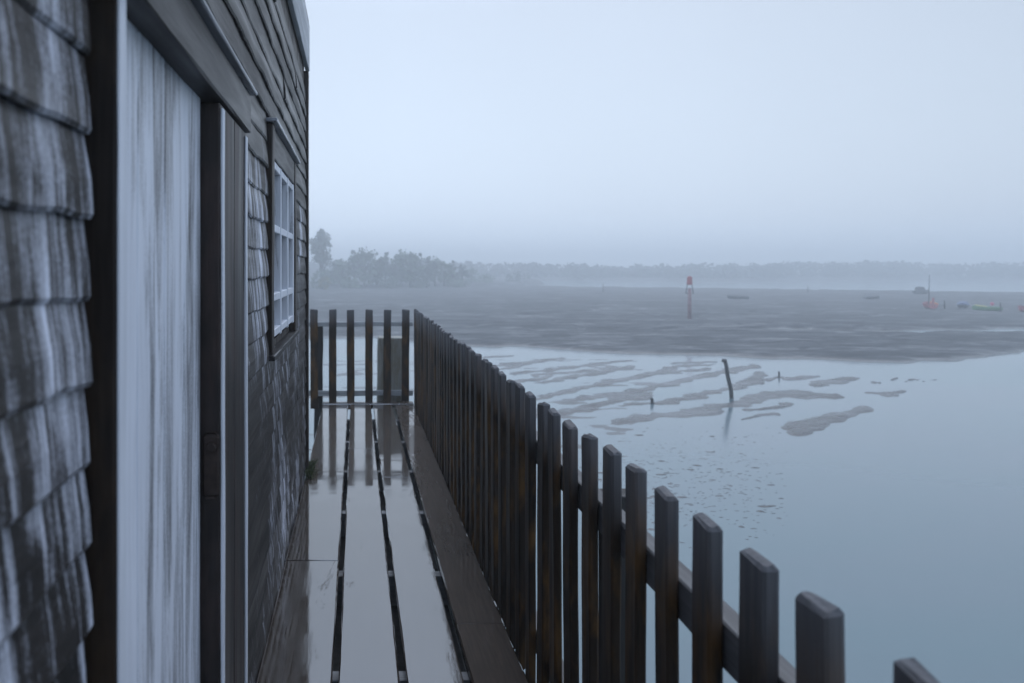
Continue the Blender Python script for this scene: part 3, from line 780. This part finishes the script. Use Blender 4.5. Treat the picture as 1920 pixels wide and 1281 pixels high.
# moss tuft at the foot of the hut corner
mb = MB(9); r = random.Random(9)
for _ in range(260):
    x = WX + 0.03 + abs(r.gauss(0, 0.018)); y = r.uniform(6.15, 6.6); h = r.uniform(0.01, 0.055) * (1.2 if y > 6.1 else 0.5)
    a = r.uniform(0, 3.14); wv = Vector((math.cos(a), math.sin(a), 0)) * 0.006; tip = Vector((r.gauss(0, 0.02), r.gauss(0, 0.02), h))
    p = Vector((x, y, DECK + 0.004)); mb.add([p - wv, p + wv, p + tip], [(0, 1, 2)])
tag(mb.build('moss', M['moss']), 'green moss tufts at the foot of the hut corner', 'moss', kind='stuff')

# ------------------------------------------------------------------ things on the flats
def pole(name, px, py_, topx, topy, r0, r1, label, cat, group=None, mat='wetpole'):
    x, y = at(px, py_); tx = (topx - 668) * y / F; tz = 4 - (topy - 500) * y / F
    mb = MB(); pts = [(x, y, -0.4)]; rad = [r0]
    rr = random.Random(px)
    for i in range(1, 7):
        k = i / 6; pts.append((x + (tx - x) * k + rr.gauss(0, 0.008), y + rr.gauss(0, 0.008), tz * k)); rad.append(r0 + (r1 - r0) * k + rr.gauss(0, 0.002))
    off = (x, y, 0)
    mb.tube(pts, rad, 10)
    return mb, off, (tx, y, tz)
mb, off, tp = pole('leaning_post', 1373, 747, 1359, 675, 0.062, 0.055, '', '')
ro_ = empty('leaning_post', (off[0], off[1], 0), 'tall dark wooden post leaning left out of the shallow water', 'post')
mb.build('shaft', M['wetpole'], ro_, smooth=True)
mb = MB(); mb.tube([(tp[0] - 0.02, tp[1], tp[2] - 0.07), (tp[0] - 0.01, tp[1], tp[2] + 0.03)], [0.075, 0.068], 10); mb.build('worn_head', M['wetpole'], ro_, smooth=True)
mb, off, tp = pole('stump', 1223, 757, 1222, 747, 0.05, 0.04, '', '')
st = mb.build('rotten_stump', M['wetpole'], None, off=off, smooth=True); st.location = off
tag(st, 'short rotten stump in the mud left of the leaning post', 'stump')
mb, off, tp = pole('stump', 1460, 707, 1461, 697, 0.035, 0.03, '', '')
st = mb.build('thin_stake', M['wetpole'], None, off=off, smooth=True); st.location = off
tag(st, 'thin stake stub in shallow water right of the leaning post', 'stake')

# red-topped beacon
bx, by = at(1293, 598, 0.28)
gz = ground(bx, by)
tz = 4 - 18 * by / F
bc = empty('channel_beacon', (bx, by, gz), 'red-topped channel beacon pile standing on the mudbank', 'beacon')
mb = MB(); mb.tube([(bx, by, gz - 0.5), (bx, by, gz + 1.2), (bx, by, tz - 0.85)], [0.14, 0.13, 0.11], 12); mb.build('pile', M['redgrey'], bc, smooth=True)
mb = MB()
for s in (-1, 1): mb.tube([(bx + s * 0.27, by, tz - 1.25), (bx + s * 0.15, by, tz - 0.5)], 0.03, 6)
mb.tube([(bx - 0.29, by, tz - 1.22), (bx + 0.29, by, tz - 1.22)], 0.025, 6); mb.build('brace', M['darkhull'], bc)
mb = MB(); mb.tube([(bx, by, tz - 0.62), (bx, by, tz - 0.58), (bx, by, tz - 0.08), (bx, by, tz)], [0.12, 0.19, 0.17, 0.08], 14); mb.build('topmark', M['red'], bc)

# boats
def hull_mb(L, B, H, n=12):
    """open boat, bow towards +x, keel at z=0"""
    mb = MB(); secs = []
    for i in range(n + 1):
        t_ = i / n
        hb = B / 2 * (0.72 + 0.28 * math.sin(min(1, t_ * 1.6 + 0.1) * math.pi / 2)) * (1 - max(0, (t_ - 0.55) / 0.45) ** 2.2 * 0.97)
        sh_ = H * (1 + 0.35 * t_ ** 2.5); kl = H * 0.28 * max(0, (t_ - 0.6) / 0.4) ** 2
        x = -L / 2 + L * t_
        o = [(x, hb, sh_), (x, hb * 0.9, kl + (sh_ - kl) * 0.45), (x, hb * 0.5, kl + 0.06 * H), (x, 0, kl), (x, -hb * 0.5, kl + 0.06 * H), (x, -hb * 0.9, kl + (sh_ - kl) * 0.45), (x, -hb, sh_)]
        ti = 0.025
        inn = [(x, -max(hb - ti, 0.002), sh_ - 0.002), (x, -max(hb * 0.45 - ti, 0.001), kl + 0.14 * H), (x, max(hb * 0.45 - ti, 0.001), kl + 0.14 * H), (x, max(hb - ti, 0.002), sh_ - 0.002)]
        secs.append(o + inn)
    m_ = len(secs[0]); mb.v = [p for s in secs for p in s]
    for i in range(n):
        for j in range(m_):
            jj = (j + 1) % m_
            mb.f.append((i * m_ + j, i * m_ + jj, (i + 1) * m_ + jj, (i + 1) * m_ + j)); mb.m.append(0)
    mb.f.append(tuple(reversed(range(m_)))); mb.m.append(0)
    mb.f.append(tuple(n * m_ + j for j in range(m_))); mb.m.append(0)
    return mb
def boat(name, px, py_, L, B, H, rz, mat, label, cat, extra=None, tilt=0.0, group='dinghies lying on the mudbank'):
    x, y = at(px, py_, 0.38); z = ground(x, y)
    o = empty(name, (x, y, z), label, cat, group); o.rotation_euler = (tilt, 0, rz)
    def part(pn, mb, m, smooth=False, parent=None):
        p = bpy.data.objects.new(pn, mb.mesh(pn, m, (0, 0, 0), smooth)); COL.objects.link(p); p.parent = parent or o; return p
    part('hull', hull_mb(L, B, H), mat)
    for tx in (-L * 0.28, L * 0.05):
        mb = MB(); mb.box(tx - 0.09, tx + 0.09, -B * 0.40, B * 0.40, H * 0.72, H * 0.72 + 0.025); part('thwart', mb, M['rail'])
    if extra: extra(part, o)
    return o
def ex_sail(part, o):
    mb = MB(); mb.tube([(0.35, 0, 0.1), (0.35, 0, 1.6), (0.35, 0.02, 2.95)], [0.04, 0.035, 0.02], 8); part('mast', mb, M['darkhull'], True)
    mb = MB(); mb.tube([(0.35, 0, 0.60), (-0.6, -1.05, 0.28)], [0.028, 0.02], 8); part('boom', mb, M['darkhull'], True)
    mb = MB(); mb.tube([(0.2, -0.12, 0.55), (-0.35, -0.55, 0.42)], [0.10, 0.07], 8); part('furled_sail', mb, M['orange'], True)
    mb = MB(); mb.box(-1.04, -0.97, -0.09, 0.09, 0.1, 0.95); part('rudder', mb, M['red'])
boat('sailing_dinghy', 1743, 577, 2.0, 1.05, 0.42, R(70), M['red'], 'small red sailing dinghy with a bare mast on the mudbank', 'sailing dinghy', ex_sail, 0.03)
def ex_cover(part, o):
    mb = MB()
    for i, t_ in enumerate((-0.95, -0.5, 0, 0.5, 0.8)):
        hb = [0.40, 0.48, 0.5, 0.42, 0.2][i]; hz = [0.50, 0.62, 0.66, 0.6, 0.5][i]
        mb.v += [(t_, hb, 0.33), (t_, hb * 0.6, hz - 0.06), (t_, 0, hz), (t_, -hb * 0.6, hz - 0.06), (t_, -hb, 0.33)]
    for i in range(4):
        for j in range(4): mb.f.append((i * 5 + j, i * 5 + j + 1, (i + 1) * 5 + j + 1, (i + 1) * 5 + j)); mb.m.append(0)
    mb.f += [(0, 1, 2, 3, 4), (24, 23, 22, 21, 20)]; mb.m += [0, 0]
    part('tarpaulin', mb, M['blue'])
boat('covered_dinghy', 1806, 576, 1.9, 0.95, 0.34, R(50), M['darkhull'], 'dinghy under a blue tarpaulin between the red and green boats', 'dinghy', ex_cover)
def ex_green(part, o):
    mb = MB(); mb.tube([(0.86, 0, 0.47), (0.55, 0.30, 0.40), (0.1, 0.40, 0.36)], [0.06, 0.08, 0.07], 8); mb.tube([(0.86, 0, 0.47), (0.55, -0.30, 0.40), (0.1, -0.40, 0.36)], [0.06, 0.08, 0.07], 8); part('bow_fender', mb, M['yellow'], True)
    mb = MB(); mb.tube([(-0.42, -0.1, 0.42), (-0.42, -0.1, 0.50), (-0.42, -0.1, 0.66), (-0.42, -0.1, 0.72)], [0.06, 0.13, 0.13, 0.05], 10); part('float', mb, M['pink'], True)
boat('rowing_boat', 1850, 580, 2.1, 0.9, 0.32, R(160), M['green'], 'green rowing boat with a yellow bow on the mudbank', 'rowing boat', ex_green, -0.03)
def ex_oars(part, o):
    mb = MB(); mb.tube([(-0.9, 0.15, 0.42), (0.7, 0.2, 0.46)], 0.025, 6); part('oar', mb, M['rail'], True)
boat('rowing_boat', 1926, 582, 2.0, 1.0, 0.4, R(200), M['red'], 'red open boat cut off by the right edge of the picture', 'rowing boat', ex_oars)
boat('rowing_boat', 1383, 561, 2.25, 0.85, 0.30, R(178), M['darkhull'], 'dark empty rowing boat alone on the mud right of the beacon', 'rowing boat', ex_oars)
boat('rowing_boat', 1635, 561, 1.8, 0.75, 0.24, R(8), M['darkhull'], 'low grey rowing boat barely seen left of the sailing dinghy', 'rowing boat', ex_oars)
def ex_cabin(part, o):
    mb = MB(); mb.add([(-0.75, -0.36, 0.36), (0.35, -0.36, 0.40), (0.35, 0.36, 0.40), (-0.75, 0.36, 0.36), (-0.65, -0.30, 0.92), (0.12, -0.30, 0.92), (0.12, 0.30, 0.92), (-0.65, 0.30, 0.92)],
                      [(0, 3, 2, 1), (4, 5, 6, 7), (0, 1, 5, 4), (1, 2, 6, 5), (2, 3, 7, 6), (3, 0, 4, 7)]); part('cabin', mb, M['darkhull'])
boat('cabin_boat', 1728, 552, 2.2, 1.0, 0.42, R(10), M['darkhull'], 'small dark cabin boat at the far edge of the mudbank', 'cabin boat', ex_cabin)
for px, py_, tpy, lab in ((1771, 578, 563, 'short dark mooring stake just right of the red sailing dinghy'), (1876, 582, 567, 'short dark mooring stake right of the green rowing boat'), (1131, 548, 532, 'far thin marker stick above the middle of the side fence'), (1515, 550, 537, 'far thin marker stick between the two dark rowing boats')):
    x, y = at(px, py_, 0.36); z = ground(x, y); tz = 4 - (tpy - 500) * y / F
    mb = MB(); mb.tube([(x, y, z - 0.3), (x + 0.01, y, (z + tz) / 2), (x - 0.02, y, tz)], [0.07, 0.06, 0.045], 8)
    o = mb.build('mooring_stake', M['wetpole'], None, off=(x, y, z), smooth=True); o.location = (x, y, z)
    tag(o, lab, 'stake', 'stakes on the mudbank')

# ------------------------------------------------------------------ haze
hz = MB(); hz.box(-480, 480, -30, 660, -1.0, 13.0)
hm = bpy.data.materials.new('sea_fog'); hm.use_nodes = True
nt = hm.node_tree
for n in list(nt.nodes): nt.nodes.remove(n)
out = nt.nodes.new('ShaderNodeOutputMaterial'); pv = nt.nodes.new('ShaderNodeVolumePrincipled')
pv.inputs['Color'].default_value = (0.94, 0.975, 1.0, 1); pv.inputs['Density'].default_value = 0.0055; pv.inputs['Anisotropy'].default_value = 0.6
nt.links.new(pv.outputs[0], out.inputs['Volume'])
ho = hz.build('haze', hm); tag(ho, kind='stuff')
